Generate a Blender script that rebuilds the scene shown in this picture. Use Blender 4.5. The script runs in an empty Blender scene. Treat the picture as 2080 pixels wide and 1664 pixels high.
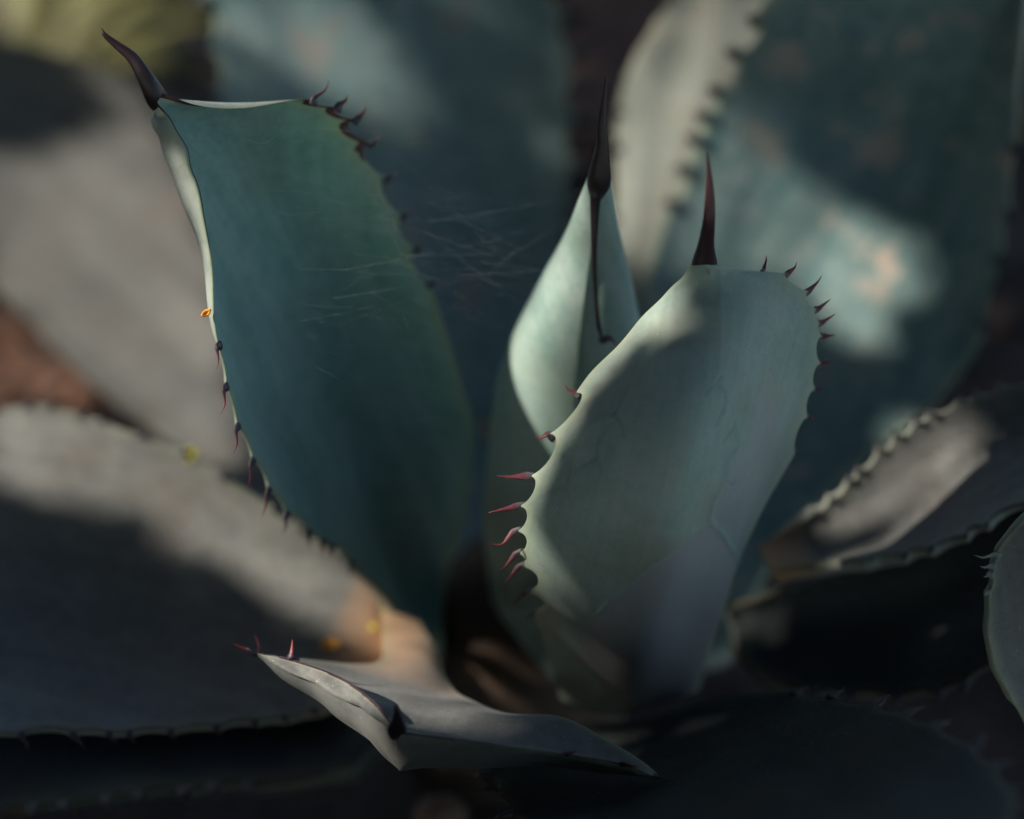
import bpy, bmesh, math, random
import numpy as np
from mathutils import Vector, Matrix, noise as mnoise

random.seed(7)
rng = np.random.default_rng(7)
scene = bpy.context.scene
COL = scene.collection

# ------------------------------------------------------------------ camera
PITCH = math.radians(38.0)
LENS = 100.0
W, H = 2080.0, 1664.0
KW = 36.0 / LENS
RIGHT = np.array([1.0, 0.0, 0.0])
FWD = np.array([0.0, math.cos(PITCH), -math.sin(PITCH)])
UP = np.array([0.0, math.sin(PITCH), math.cos(PITCH)])


def ray(px, py):
    return FWD + (px - W / 2) / W * KW * RIGHT - (py - H / 2) / W * KW * UP


# the foot of the rosette is the world origin: that fixes where the camera is
CAM = np.array([0.0, 0.0, 0.065]) - 1.14 * ray(1020, 1340)


def P(px, py, d):
    """photo pixel + distance along the view axis -> world point"""
    return CAM + d * ray(px, py)


def to_px(p):
    q = np.asarray(p) - CAM
    d = q @ FWD
    return (W / 2 + (q @ RIGHT) / d / KW * W, H / 2 - (q @ UP) / d / KW * W, d)


cam_data = bpy.data.cameras.new("camera")
cam = bpy.data.objects.new("camera", cam_data)
COL.objects.link(cam)
cam.matrix_world = Matrix(((RIGHT[0], UP[0], -FWD[0], CAM[0]),
                           (RIGHT[1], UP[1], -FWD[1], CAM[1]),
                           (RIGHT[2], UP[2], -FWD[2], CAM[2]),
                           (0, 0, 0, 1)))
cam_data.lens = LENS
cam_data.sensor_width = 36.0
cam_data.clip_start = 0.02
cam_data.clip_end = 200.0
cam_data.dof.use_dof = True
cam_data.dof.focus_distance = 0.998
cam_data.dof.aperture_fstop = 2.4
cam_data.dof.aperture_blades = 0
scene.camera = cam

# ------------------------------------------------------------------ sky, sun, exposure
SUN = np.array([-0.77, -0.135, 0.625])
SUN /= np.linalg.norm(SUN)                     # direction towards the sun
world = bpy.data.worlds.new("World")
scene.world = world
world.use_nodes = True
wn = world.node_tree.nodes
wn.clear()
sky = wn.new("ShaderNodeTexSky")
sky.sky_type = 'NISHITA'
sky.sun_disc = False
sky.sun_elevation = math.asin(SUN[2])
sky.sun_rotation = math.atan2(SUN[0], SUN[1])
sky.air_density = 1.0
sky.dust_density = 0.6
sky.ozone_density = 1.6
bg = wn.new("ShaderNodeBackground")
bg.inputs[1].default_value = 0.13
wo = wn.new("ShaderNodeOutputWorld")
world.node_tree.links.new(sky.outputs[0], bg.inputs[0])
world.node_tree.links.new(bg.outputs[0], wo.inputs[0])

sun_data = bpy.data.lights.new("sun", 'SUN')
sun_data.energy = 4.0
sun_data.angle = math.radians(0.53)
sun_data.color = (1.0, 0.91, 0.80)
sun = bpy.data.objects.new("sun", sun_data)
COL.objects.link(sun)
sun.location = tuple(SUN * 5)
sun.rotation_euler = Vector(tuple(SUN)).to_track_quat('Z', 'Y').to_euler()

scene.view_settings.view_transform = 'Standard'
scene.view_settings.look = 'None'
scene.view_settings.gamma = 1.0
scene.view_settings.exposure = 0.8
scene.view_settings.use_curve_mapping = False
scene.render.engine = 'CYCLES'
scene.cycles.max_bounces = 4
scene.cycles.diffuse_bounces = 3
scene.cycles.glossy_bounces = 2
scene.cycles.transparent_max_bounces = 4
scene.cycles.use_adaptive_sampling = True
scene.cycles.adaptive_threshold = 0.03
scene.cycles.use_denoising = True


# ------------------------------------------------------------------ materials
def new_mat(name):
    m = bpy.data.materials.new(name)
    m.use_nodes = True
    nt = m.node_tree
    nt.nodes.clear()
    out = nt.nodes.new("ShaderNodeOutputMaterial")
    b = nt.nodes.new("ShaderNodeBsdfPrincipled")
    nt.links.new(b.outputs[0], out.inputs[0])
    return m, nt, b


def N(nt, kind, **kw):
    n = nt.nodes.new(kind)
    for k, v in kw.items():
        if k.startswith("i_"):
            n.inputs[k[2:]].default_value = v
        else:
            setattr(n, k, v)
    return n


def mixc(nt, fac, a, b, mode='MIX'):
    n = nt.nodes.new("ShaderNodeMix")
    n.data_type = 'RGBA'
    n.blend_type = mode
    for sock, val in ((n.inputs[0], fac), (n.inputs[6], a), (n.inputs[7], b)):
        if hasattr(val, "links") or hasattr(val, "is_linked"):
            nt.links.new(val, sock)
        elif isinstance(val, (int, float)):
            sock.default_value = val
        else:
            sock.default_value = (*val, 1.0)
    return n.outputs[2]


def mathn(nt, op, a, b=None, clamp=False):
    n = nt.nodes.new("ShaderNodeMath")
    n.operation = op
    n.use_clamp = clamp
    for sock, val in ((n.inputs[0], a), (n.inputs[1], b)):
        if val is None:
            continue
        if hasattr(val, "is_linked"):
            nt.links.new(val, sock)
        else:
            sock.default_value = val
    return n.outputs[0]


def ramp(nt, fac, lo, hi):
    n = nt.nodes.new("ShaderNodeMapRange")
    n.interpolation_type = 'SMOOTHSTEP'
    n.inputs[1].default_value = lo
    n.inputs[2].default_value = hi
    nt.links.new(fac, n.inputs[0])
    return n.outputs[0]


def noise_tex(nt, vec, scale, detail=3.0, rough=0.55):
    n = nt.nodes.new("ShaderNodeTexNoise")
    n.inputs["Scale"].default_value = scale
    n.inputs["Detail"].default_value = detail
    n.inputs["Roughness"].default_value = rough
    if vec is not None:
        nt.links.new(vec, n.inputs["Vector"])
    return n.outputs[0]


def leaf_mat(name, col_a, col_b, cork=0.0, cork_col=(0.36, 0.20, 0.13), seed=0.0,
             bloom=(0.42, 0.47, 0.42), horny=(0.035, 0.012, 0.02), print_col=(0.30, 0.29, 0.31), rim_col=(0.42, 0.46, 0.25),
             rough=0.62, base_pink=0.0, bloom_amt=0.35, sss=0.12, rim_amt=0.3, streak_amt=0.45, warm_amt=0.3, spec=0.32, sheen=0.10, back_amt=0.8, back_col=(0.36, 0.37, 0.33)):
    """glaucous agave skin: mottled blue-green flesh, waxy bloom, fine lengthwise veins, corky scars"""
    m, nt, b = new_mat(name)
    obj = N(nt, "ShaderNodeTexCoord").outputs["Object"]
    mp = N(nt, "ShaderNodeMapping")
    mp.inputs["Location"].default_value = (seed, seed * 1.7, -seed)
    nt.links.new(obj, mp.inputs[0])
    co = mp.outputs[0]
    lc = N(nt, "ShaderNodeAttribute", attribute_name="lc")           # across / along the leaf, in metres
    mk = N(nt, "ShaderNodeAttribute", attribute_name="mk")
    sep = N(nt, "ShaderNodeSeparateColor")
    nt.links.new(mk.outputs["Color"], sep.inputs[0])
    edge, basef, prnt = sep.outputs[0], sep.outputs[1], sep.outputs[2]
    line = mk.outputs["Alpha"]

    big = noise_tex(nt, co, 22.0, 4.0, 0.55)
    mid = noise_tex(nt, co, 95.0, 4.0, 0.6)
    fine = noise_tex(nt, co, 1100.0, 2.0, 0.6)
    mps = N(nt, "ShaderNodeMapping")
    mps.inputs["Scale"].default_value = (1.0, 0.06, 1.0)
    nt.links.new(lc.outputs["Vector"], mps.inputs[0])
    streak = noise_tex(nt, mps.outputs[0], 420.0, 3.0, 0.6)
    streak2 = noise_tex(nt, mps.outputs[0], 90.0, 3.0, 0.6)

    c = mixc(nt, ramp(nt, big, 0.3, 0.7), col_a, col_b)
    c = mixc(nt, mathn(nt, 'MULTIPLY', ramp(nt, mid, 0.42, 0.72), bloom_amt), c, bloom)
    c = mixc(nt, mathn(nt, 'MULTIPLY', ramp(nt, streak2, 0.4, 0.75), streak_amt), c, bloom)
    c = mixc(nt, mathn(nt, 'MULTIPLY', ramp(nt, streak, 0.35, 0.7), 0.16), c, (col_a[0] * 0.5, col_a[1] * 0.5, col_a[2] * 0.5))
    c = mixc(nt, mathn(nt, 'MULTIPLY', ramp(nt, fine, 0.62, 0.72), 0.25), c, (0.5, 0.55, 0.52))
    sxyz = N(nt, "ShaderNodeSeparateXYZ")
    nt.links.new(lc.outputs["Vector"], sxyz.inputs[0])
    c = mixc(nt, mathn(nt, 'MULTIPLY', ramp(nt, sxyz.outputs[2], 0.002, 0.009), back_amt), c, back_col)
    # tiny pores
    vor = N(nt, "ShaderNodeTexVoronoi")
    vor.inputs["Scale"].default_value = 420.0
    nt.links.new(co, vor.inputs["Vector"])
    pore = mathn(nt, 'MULTIPLY', mathn(nt, 'LESS_THAN', vor.outputs["Distance"], 0.13), ramp(nt, mid, 0.5, 0.62))
    c = mixc(nt, mathn(nt, 'MULTIPLY', pore, 0.35), c, (0.05, 0.045, 0.04))
    # bloom rubbed off in patches, warm weathering, dust specks
    rub = noise_tex(nt, co, 210.0, 6.0, 0.72)
    c = mixc(nt, mathn(nt, 'MULTIPLY', ramp(nt, rub, 0.50, 0.62), 0.30), c, (col_a[0] * 0.75, col_a[1] * 0.8, col_a[2] * 0.78))
    c = mixc(nt, mathn(nt, 'MULTIPLY', ramp(nt, rub, 0.50, 0.36), 0.22), c, bloom)
    warm = noise_tex(nt, co, 26.0, 4.0, 0.6)
    c = mixc(nt, mathn(nt, 'MULTIPLY', ramp(nt, warm, 0.48, 0.68), warm_amt), c, (col_b[0] * 0.95, col_b[1] * 0.72, col_b[2] * 0.62))
    vd = N(nt, "ShaderNodeTexVoronoi")
    vd.inputs["Scale"].default_value = 240.0
    nt.links.new(co, vd.inputs["Vector"])
    c = mixc(nt, mathn(nt, 'MULTIPLY', mathn(nt, 'LESS_THAN', vd.outputs["Distance"], 0.055), 0.6), c, (0.62, 0.64, 0.6))
    # bud print of the neighbouring leaf: bloom pressed to another tint
    c = mixc(nt, mathn(nt, 'MULTIPLY', prnt, mathn(nt, 'ADD', mathn(nt, 'MULTIPLY', rub, 0.9), 0.25)), c, print_col)
    c = mixc(nt, mathn(nt, 'MULTIPLY', line, 0.3), c, (0.05, 0.09, 0.085))
    if cork > 0:
        ck1 = noise_tex(nt, co, 38.0, 5.0, 0.62)
        ck2 = noise_tex(nt, co, 9.0, 2.0, 0.5)
        ck = mathn(nt, 'MULTIPLY', ramp(nt, ck1, 0.56, 0.63), ramp(nt, ck2, 0.40, 0.55))
        c = mixc(nt, mathn(nt, 'MULTIPLY', ck, cork), c, cork_col)
    if base_pink > 0:
        c = mixc(nt, mathn(nt, 'MULTIPLY', basef, base_pink), c, (0.68, 0.40, 0.22))
    # pale thin rim, then the dark horny line
    rim = mathn(nt, 'MULTIPLY', ramp(nt, edge, 0.2, 0.6), rim_amt)
    c = mixc(nt, rim, c, rim_col)
    hf = ramp(nt, edge, 0.78, 0.93)
    c = mixc(nt, hf, c, horny)
    nt.links.new(c, b.inputs["Base Color"])
    r = N(nt, "ShaderNodeMapRange")
    r.inputs[3].default_value = rough - 0.12
    r.inputs[4].default_value = rough + 0.12
    nt.links.new(mid, r.inputs[0])
    nt.links.new(r.outputs[0], b.inputs["Roughness"])
    b.inputs["Specular IOR Level"].default_value = spec
    b.inputs["Subsurface Weight"].default_value = sss
    b.inputs["Subsurface Radius"].default_value = (0.6, 1.0, 0.35)
    b.inputs["Subsurface Scale"].default_value = 0.0035
    b.inputs["Sheen Weight"].default_value = sheen
    b.inputs["Sheen Roughness"].default_value = 0.4
    hsum = mathn(nt, 'ADD', mathn(nt, 'MULTIPLY', streak, 0.8), mathn(nt, 'MULTIPLY', fine, 0.35))
    hsum = mathn(nt, 'SUBTRACT', hsum, mathn(nt, 'MULTIPLY', line, 1.2))
    bp = N(nt, "ShaderNodeBump")
    bp.inputs["Strength"].default_value = 0.35
    bp.inputs["Distance"].default_value = 0.00035
    nt.links.new(hsum, bp.inputs["Height"])
    nt.links.new(bp.outputs[0], b.inputs["Normal"])
    return m


def spine_mat(name, base, tip, rough=0.42, pale=(0.25, 0.20, 0.22), foot0=0.12, foot1=0.36, footc=(0.24, 0.25, 0.25)):
    m, nt, b = new_mat(name)
    at = N(nt, "ShaderNodeAttribute", attribute_name="along")
    obj = N(nt, "ShaderNodeTexCoord").outputs["Object"]
    n1 = noise_tex(nt, obj, 900.0, 3.0, 0.6)
    n2 = noise_tex(nt, obj, 260.0, 3.0, 0.6)
    c = mixc(nt, ramp(nt, at.outputs["Fac"], 0.25, 0.9), base, tip)
    c = mixc(nt, mathn(nt, 'MULTIPLY', ramp(nt, n2, 0.45, 0.75), 0.4), c, pale)
    foot = mathn(nt, 'SUBTRACT', 1.0, ramp(nt, at.outputs["Fac"], foot0, foot1))
    c = mixc(nt, mathn(nt, 'MULTIPLY', foot, 0.75), c, footc)
    nt.links.new(c, b.inputs["Base Color"])
    b.inputs["Roughness"].default_value = rough
    b.inputs["Subsurface Weight"].default_value = 0.08
    b.inputs["Subsurface Scale"].default_value = 0.001
    bp = N(nt, "ShaderNodeBump")
    bp.inputs["Strength"].default_value = 0.4
    bp.inputs["Distance"].default_value = 0.0002
    nt.links.new(n1, bp.inputs["Height"])
    nt.links.new(bp.outputs[0], b.inputs["Normal"])
    return m


def plain_mat(name, a, bcol, scale, rough=0.8, sss=0.0, bump=0.0, trans=0.0):
    m, nt, b = new_mat(name)
    obj = N(nt, "ShaderNodeTexCoord").outputs["Object"]
    n1 = noise_tex(nt, obj, scale, 5.0, 0.6)
    nt.links.new(mixc(nt, ramp(nt, n1, 0.3, 0.7), a, bcol), b.inputs["Base Color"])
    b.inputs["Roughness"].default_value = rough
    b.inputs["Subsurface Weight"].default_value = sss
    b.inputs["Subsurface Scale"].default_value = 0.002
    if bump:
        bp = N(nt, "ShaderNodeBump")
        bp.inputs["Strength"].default_value = 0.7
        bp.inputs["Distance"].default_value = bump
        nt.links.new(noise_tex(nt, obj, scale * 3, 5.0, 0.65), bp.inputs["Height"])
        nt.links.new(bp.outputs[0], b.inputs["Normal"])
    return m


TEAL_A, TEAL_B = (0.15, 0.31, 0.295), (0.205, 0.365, 0.345)
M_A = leaf_mat("agave_skin_teal", TEAL_A, TEAL_B, seed=0.3, bloom=(0.30, 0.46, 0.45), bloom_amt=0.5, streak_amt=0.75, rim_amt=0.6, rim_col=(0.28, 0.32, 0.19))
M_C = leaf_mat("agave_skin_front", (0.26, 0.365, 0.315), (0.315, 0.405, 0.35), seed=1.1, bloom=(0.37, 0.43, 0.40), print_col=(0.35, 0.335, 0.345), warm_amt=0.45)
M_B = leaf_mat("agave_skin_bud", (0.235, 0.37, 0.32), (0.295, 0.42, 0.37), seed=2.2, bloom=(0.44, 0.50, 0.47), bloom_amt=0.2)
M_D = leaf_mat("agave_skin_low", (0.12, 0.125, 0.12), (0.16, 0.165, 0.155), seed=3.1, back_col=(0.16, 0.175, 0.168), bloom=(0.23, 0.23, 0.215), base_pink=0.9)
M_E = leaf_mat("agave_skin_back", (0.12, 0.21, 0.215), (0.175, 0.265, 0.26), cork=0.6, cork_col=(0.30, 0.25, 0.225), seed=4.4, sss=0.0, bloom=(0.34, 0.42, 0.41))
M_SHADED = leaf_mat("agave_skin_shaded", (0.022, 0.03, 0.031), (0.038, 0.046, 0.045), cork=0.4, cork_col=(0.06, 0.042, 0.032), seed=8.8, bloom=(0.045, 0.05, 0.049), bloom_amt=0.2, spec=0.12, sheen=0.0, sss=0.0, rim_amt=0.1, back_amt=0.0, base_pink=0.0)  # shaded copy of the leaf skin: deep shade put into the colour
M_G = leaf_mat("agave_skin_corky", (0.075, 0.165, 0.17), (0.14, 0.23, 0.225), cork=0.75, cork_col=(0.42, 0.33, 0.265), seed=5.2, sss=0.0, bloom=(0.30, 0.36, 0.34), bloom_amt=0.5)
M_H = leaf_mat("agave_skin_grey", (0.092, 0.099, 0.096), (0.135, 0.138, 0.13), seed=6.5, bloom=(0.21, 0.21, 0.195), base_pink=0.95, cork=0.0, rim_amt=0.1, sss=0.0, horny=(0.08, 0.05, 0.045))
M_F = leaf_mat("agave_skin_pale", (0.34, 0.38, 0.33), (0.42, 0.45, 0.39), seed=7.5, sss=0.0, bloom=(0.50, 0.51, 0.45), horny=(0.08, 0.05, 0.045))
M_SP_DARK = spine_mat("spine_black_purple", (0.016, 0.011, 0.016), (0.03, 0.014, 0.018), pale=(0.035, 0.03, 0.04), foot0=-0.2, foot1=-0.1)
M_SP_RED = spine_mat("spine_maroon", (0.035, 0.014, 0.022), (0.06, 0.015, 0.02), pale=(0.06, 0.035, 0.05), foot0=-0.2, foot1=-0.1)
M_T_RED = spine_mat("tooth_red", (0.13, 0.032, 0.05), (0.17, 0.028, 0.035), pale=(0.16, 0.09, 0.11), rough=0.55)
M_T_DARK = spine_mat("tooth_dark", (0.03, 0.018, 0.03), (0.24, 0.025, 0.03), pale=(0.06, 0.045, 0.065), footc=(0.05, 0.045, 0.065))
M_T_BLACK = spine_mat("tooth_black", (0.02, 0.015, 0.022), (0.05, 0.02, 0.03), pale=(0.05, 0.04, 0.06), footc=(0.04, 0.04, 0.042))


# ------------------------------------------------------------------ geometry helpers
def link(name, verts, faces, mat, parent=None, smooth=True):
    me = bpy.data.meshes.new(name)
    me.from_pydata([tuple(v) for v in verts], [], [tuple(f) for f in faces])
    me.update()
    if smooth:
        me.polygons.foreach_set("use_smooth", [True] * len(me.polygons))
    if mat:
        me.materials.append(mat)
    o = bpy.data.objects.new(name, me)
    COL.objects.link(o)
    if parent:
        o.parent = parent
    return o


def tag(o, label=None, cat=None, group=None, kind=None):
    if label: o["label"] = label
    if cat: o["category"] = cat
    if group: o["group"] = group
    if kind: o["kind"] = kind
    return o


def crom(pts, t):
    """Catmull-Rom through pts (m,k), t in 0..1 array"""
    pts = np.asarray(pts, float)
    m = len(pts)
    x = np.clip(np.asarray(t, float), 0, 1) * (m - 1)
    i = np.minimum(x.astype(int), m - 2)
    f = (x - i)[:, None]
    ext = np.vstack([2 * pts[0] - pts[1], pts, 2 * pts[-1] - pts[-2]])
    p0, p1, p2, p3 = ext[i], ext[i + 1], ext[i + 2], ext[i + 3]
    return 0.5 * (2 * p1 + (p2 - p0) * f + (2 * p0 - 5 * p1 + 4 * p2 - p3) * f ** 2 + (3 * p1 - p0 - 3 * p2 + p3) * f ** 3)


def horn(name, pts, radii, mat, parent, flat=1.0, flat_axis=None, seg=8, n=10):
    """tapered, bent horn: a spine or a marginal tooth"""
    t = np.linspace(0, 1, n)
    c = crom(pts, t)
    r = crom(np.asarray(radii, float)[:, None], t)[:, 0]
    tan = np.gradient(c, axis=0)
    tan /= np.linalg.norm(tan, axis=1)[:, None]
    ref = np.asarray(flat_axis if flat_axis is not None else FWD, float)
    verts, al = [], []
    for k in range(n):
        a = ref - tan[k] * (ref @ tan[k])
        a /= np.linalg.norm(a) + 1e-9
        b = np.cross(tan[k], a)
        for s in range(seg):
            th = 2 * math.pi * s / seg
            verts.append(c[k] + r[k] * (math.cos(th) * a * flat + math.sin(th) * b))
            al.append(t[k])
    faces = []
    for k in range(n - 1):
        for s in range(seg):
            s2 = (s + 1) % seg
            faces.append((k * seg + s, k * seg + s2, (k + 1) * seg + s2, (k + 1) * seg + s))
    faces.append(tuple(range(seg))[::-1])
    faces.append(tuple((n - 1) * seg + s for s in range(seg)))
    o = link(name, verts, faces, mat, parent)
    at = o.data.attributes.new("along", 'FLOAT', 'POINT')
    at.data.foreach_set("value", al)
    return o


def seg_dist(x, y, poly):
    """pixel distance of points to a polyline"""
    d = np.full(x.shape, 1e9)
    for (x0, y0), (x1, y1) in zip(poly[:-1], poly[1:]):
        dx, dy = x1 - x0, y1 - y0
        t = np.clip(((x - x0) * dx + (y - y0) * dy) / (dx * dx + dy * dy + 1e-9), 0, 1)
        d = np.minimum(d, np.hypot(x - x0 - t * dx, y - y0 - t * dy))
    return d


def in_poly(x, y, poly):
    c = np.zeros(x.shape, bool)
    n = len(poly)
    for i in range(n):
        x0, y0 = poly[i]
        x1, y1 = poly[(i + 1) % n]
        cond = ((y0 > y) != (y1 > y)) & (x < (x1 - x0) * (y - y0) / (y1 - y0 + 1e-12) + x0)
        c ^= cond
    return c


LEAVES = {}


def leaf(key, rows, mat, parent, thick=(0.010, 0.007, 0.004), p=2.0, q=4.0, keel=0.0, nu=44, nv=120,
         teeth_l=(), teeth_r=(), auto_l=None, auto_r=None, tooth_mat=None, tooth_len=0.009, tooth_r=0.0016,
         away=None, horny_from=0.0, horny_w=0.02, rim_w=0.1, wob=0.0006, marks=None, base_len=0.12, label=None, scallop=0.25, asym=0.0, tlim=1.1, tdir=None):
    """one agave leaf: rows from base to tip of (left margin, middle, right margin)"""
    A = np.array([[P(*r[0]), P(*r[1]), P(*r[2])] for r in rows])
    Lp, Mp, Rp = A[:, 0], A[:, 1], A[:, 2]

    def surf(u, v):                     # u (nv,nu), v (nv)
        L, M, R = crom(Lp, v), crom(Mp, v), crom(Rp, v)
        au = np.sqrt(u * u + 0.0016) - 0.04
        au = au / (math.sqrt(1.0016) - 0.04)
        w = 1 - np.clip(au, 0, 1.2) ** p
        s = (u + 1) / 2
        line_ = L[:, None, :] * (1 - s[..., None]) + R[:, None, :] * s[..., None]
        return line_ + (M - (L + R) / 2)[:, None, :] * w[..., None]

    vv = np.linspace(0, 1, 400)
    ml, mr = crom(Lp, vv), crom(Rp, vv)
    half = np.linalg.norm(mr - ml, axis=1) / 2

    # tooth positions along either margin
    tl, tr = [], []

    def near(mc, px, py):
        q_ = np.array([to_px(a)[:2] for a in mc])
        return vv[int(np.argmin(np.hypot(q_[:, 0] - px, q_[:, 1] - py)))]
    for (bx, by, tx, ty, *rest) in teeth_l:
        tl.append((near(ml, bx, by), (tx - bx, ty - by), rest))
    for (bx, by, tx, ty, *rest) in teeth_r:
        tr.append((near(mr, bx, by), (tx - bx, ty - by), rest))
    for store, au_ in ((tl, auto_l), (tr, auto_r)):
        if au_:
            v0, v1, cnt = au_
            for k in range(cnt):
                store.append((v0 + (v1 - v0) * (k + 0.5 + random.uniform(-0.22, 0.22)) / cnt, None, []))
        store.sort(key=lambda a: a[0])

    v = np.linspace(0, 1, nv)

    def inset(store, mc):
        s = np.zeros(nv)
        seg_len = np.concatenate([[0], np.cumsum(np.linalg.norm(np.diff(mc, axis=0), axis=1))])
        for a, b in zip(store[:-1], store[1:]):
            va, vb = a[0], b[0]
            if vb - va < 1e-4:
                continue
            ln = np.interp(vb, vv, seg_len) - np.interp(va, vv, seg_len)
            hw = np.interp((va + vb) / 2, vv, half)
            amp = min(0.13, scallop * min(ln, 0.016) / hw)
            t = (v - va) / (vb - va)
            ok = (t >= 0) & (t <= 1)
            s[ok] = amp * (4 * t[ok] * (1 - t[ok])) ** 0.55
        return s
    sl, sr = inset(tl, ml), inset(tr, mr)

    th_ = np.linspace(0, math.pi, nu)
    u0 = -np.cos(th_) * 0.55 + np.linspace(-1, 1, nu) * 0.45          # denser near the margins
    u = np.tile(u0, (nv, 1))
    u = np.where(u < 0, u * (1 - sl)[:, None], u * (1 - sr)[:, None])
    S = surf(u, v)
    # slight natural unevenness
    for i in range(nv):
        pass
    du = np.gradient(S, axis=1)
    dv = np.gradient(S, axis=0)
    Nn = np.cross(du, dv)
    Nn /= np.linalg.norm(Nn, axis=2)[..., None] + 1e-12
    aw = np.asarray(away if away is not None else FWD, float)
    if (Nn[nv // 2, nu // 2] @ aw) < 0:
        Nn = -Nn
    if wob:
        ph = [random.uniform(0, 6.28) for _ in range(4)]
        lu = u * np.interp(v, vv, half)[:, None]
        lv = v[:, None] * 0.25
        bumpf = (np.sin(lu * 95 + lv * 60 + ph[0]) * np.sin(lv * 110 + ph[1]) + 0.6 * np.sin(lu * 210 + ph[2] + lv * 33))
        fade = np.clip(np.minimum(v, 1 - v) * 8, 0, 1)[:, None]
        S = S + Nn * (wob * bumpf * fade)[..., None]
    tk = crom(np.asarray(thick, float)[:, None], v)[:, 0]
    au = np.abs(np.tile(u0, (nv, 1)))
    prof = (1 - keel) * np.sqrt(np.clip(1 - au ** q, 0, 1)) + keel * (1 - au)
    hw_v = np.interp(v, vv, half)
    tkk = np.minimum(tk, hw_v * tlim + 0.0012)
    prof = prof * (1 - asym * (np.tile(u0, (nv, 1)) + 1) / 2)
    Bk = S + (Nn if tdir is None else np.asarray(tdir) / np.linalg.norm(tdir)) * (prof * tkk[:, None])[..., None]

    px = np.empty((nv, nu)); py = np.empty((nv, nu))
    q_ = S - CAM
    dd = q_ @ FWD
    px = W / 2 + (q_ @ RIGHT) / dd / KW * W
    py = H / 2 - (q_ @ UP) / dd / KW * W
    prt = np.zeros((nv, nu)); lin = np.zeros((nv, nu))
    if marks:
        jx = np.array([[6 * mnoise.noise((a / 16, b / 16, 1.0)) + 3 * mnoise.noise((a / 6, b / 6, 4.0)) for a, b in zip(ra, rb)] for ra, rb in zip(px, py)])
        jy = np.roll(jx, 37, axis=0)
        for poly, soft, amt in marks.get("prints", ()):
            ins = in_poly(px + jx, py + jy, poly)
            dist = seg_dist(px + jx, py + jy, list(poly) + [poly[0]])
            prt = np.maximum(prt, amt * np.where(ins, np.clip(dist / soft, 0, 1), 0))
        for poly, wd, amt in marks.get("lines", ()):
            dist = seg_dist(px, py, poly)
            g = amt * np.exp(-(dist / wd) ** 2)
            lin = np.maximum(lin, g)
        for poly, wd, amt in marks.get("ridges", ()):
            dist = seg_dist(px, py, poly)
            S = S - Nn * (amt * np.exp(-(dist / wd) ** 2))[..., None]
        S = S + Nn * (lin * 0.0004)[..., None]

    nu2 = nu - 2
    verts = np.concatenate([S, Bk[:, 1:-1][:, ::-1]], axis=1)         # closed ring per row
    ring = nu + nu2
    lo = hw_v[:, None] * u
    lcx = np.concatenate([lo, lo[:, 1:-1][:, ::-1]], axis=1)
    lcy = np.tile((v * 0.25)[:, None], (1, ring))
    lcz = np.concatenate([np.zeros((nv, nu)), np.ones((nv, nu2)) * 0.01], axis=1)
    edge_dist = (1 - au) * hw_v[:, None]                              # metres from the margin
    hz = np.clip((v - horny_from) / 0.06, 0, 1)[:, None]
    e = np.exp(-edge_dist / 0.0045) * 0.72
    e = np.maximum(e, np.where(edge_dist < horny_w * 0.05, 1.0, 0) * hz)
    eB = np.exp(-edge_dist / 0.003) * 0.6
    ed = np.concatenate([e, eB[:, 1:-1][:, ::-1]], axis=1)
    bf = np.tile(np.clip(1 - v / base_len, 0, 1)[:, None] ** 0.7, (1, ring))
    z2 = np.zeros((nv, nu2))
    prf = np.concatenate([prt, z2], axis=1)
    lnf = np.concatenate([lin, z2], axis=1)

    V = verts.reshape(-1, 3)
    idx = np.arange(nv * ring).reshape(nv, ring)
    a = idx[:-1]; b = np.roll(idx, -1, axis=1)[:-1]
    c = np.roll(idx, -1, axis=1)[1:]; d = idx[1:]
    F = np.stack([a, b, c, d], axis=-1).reshape(-1, 4)
    faces = F.tolist() + [idx[0].tolist()[::-1], idx[-1].tolist()]
    o = link("leaf", V, faces, mat, parent)
    me = o.data
    bm = bmesh.new(); bm.from_mesh(me)
    bmesh.ops.recalc_face_normals(bm, faces=bm.faces)
    bm.to_mesh(me); bm.free()
    ca = me.attributes.new("mk", 'FLOAT_COLOR', 'POINT')
    ca.data.foreach_set("color", np.stack([ed, bf, prf, lnf], axis=-1).reshape(-1).astype(np.float32))
    lcA = me.attributes.new("lc", 'FLOAT_VECTOR', 'POINT')
    lcA.data.foreach_set("vector", np.stack([lcx, lcy, lcz], axis=-1).reshape(-1).astype(np.float32))
    if label:
        o["label"] = label

    # marginal teeth
    tm = tooth_mat or M_T_DARK
    for side, store, mc in ((-1, tl, ml), (1, tr, mr)):
        for (vt, dpx, rest) in store:
            base = np.array([np.interp(vt, vv, mc[:, k]) for k in range(3)])
            other = np.array([np.interp(vt, vv, (mr if side < 0 else ml)[:, k]) for k in range(3)])
            tang = np.array([np.interp(min(vt + 0.01, 1), vv, mc[:, k]) - np.interp(max(vt - 0.01, 0), vv, mc[:, k]) for k in range(3)])
            tang /= np.linalg.norm(tang) + 1e-9
            out = base - other
            out -= tang * (out @ tang)
            out /= np.linalg.norm(out) + 1e-9
            k = int(round(vt * (nv - 1)))
            back = Nn[k, 1 if side < 0 else -2]
            if dpx is not None:
                dz = rest[0] if rest else 0.0
                bp_ = to_px(base)
                tip = P(bp_[0] + dpx[0], bp_[1] + dpx[1], bp_[2] + dz)
                bend = rest[1] if len(rest) > 1 else 0.12
                rad = (rest[2] if len(rest) > 2 else 1.0) * tooth_r
            else:
                ln = tooth_len * random.uniform(0.75, 1.15)
                tip = base + out * ln + tang * ln * random.uniform(-0.5, 0.1) + back * ln * random.uniform(-0.2, 0.25)
                bend = random.uniform(-0.2, 0.2)
                rad = tooth_r * random.uniform(0.85, 1.15)
            ax = tip - base
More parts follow.
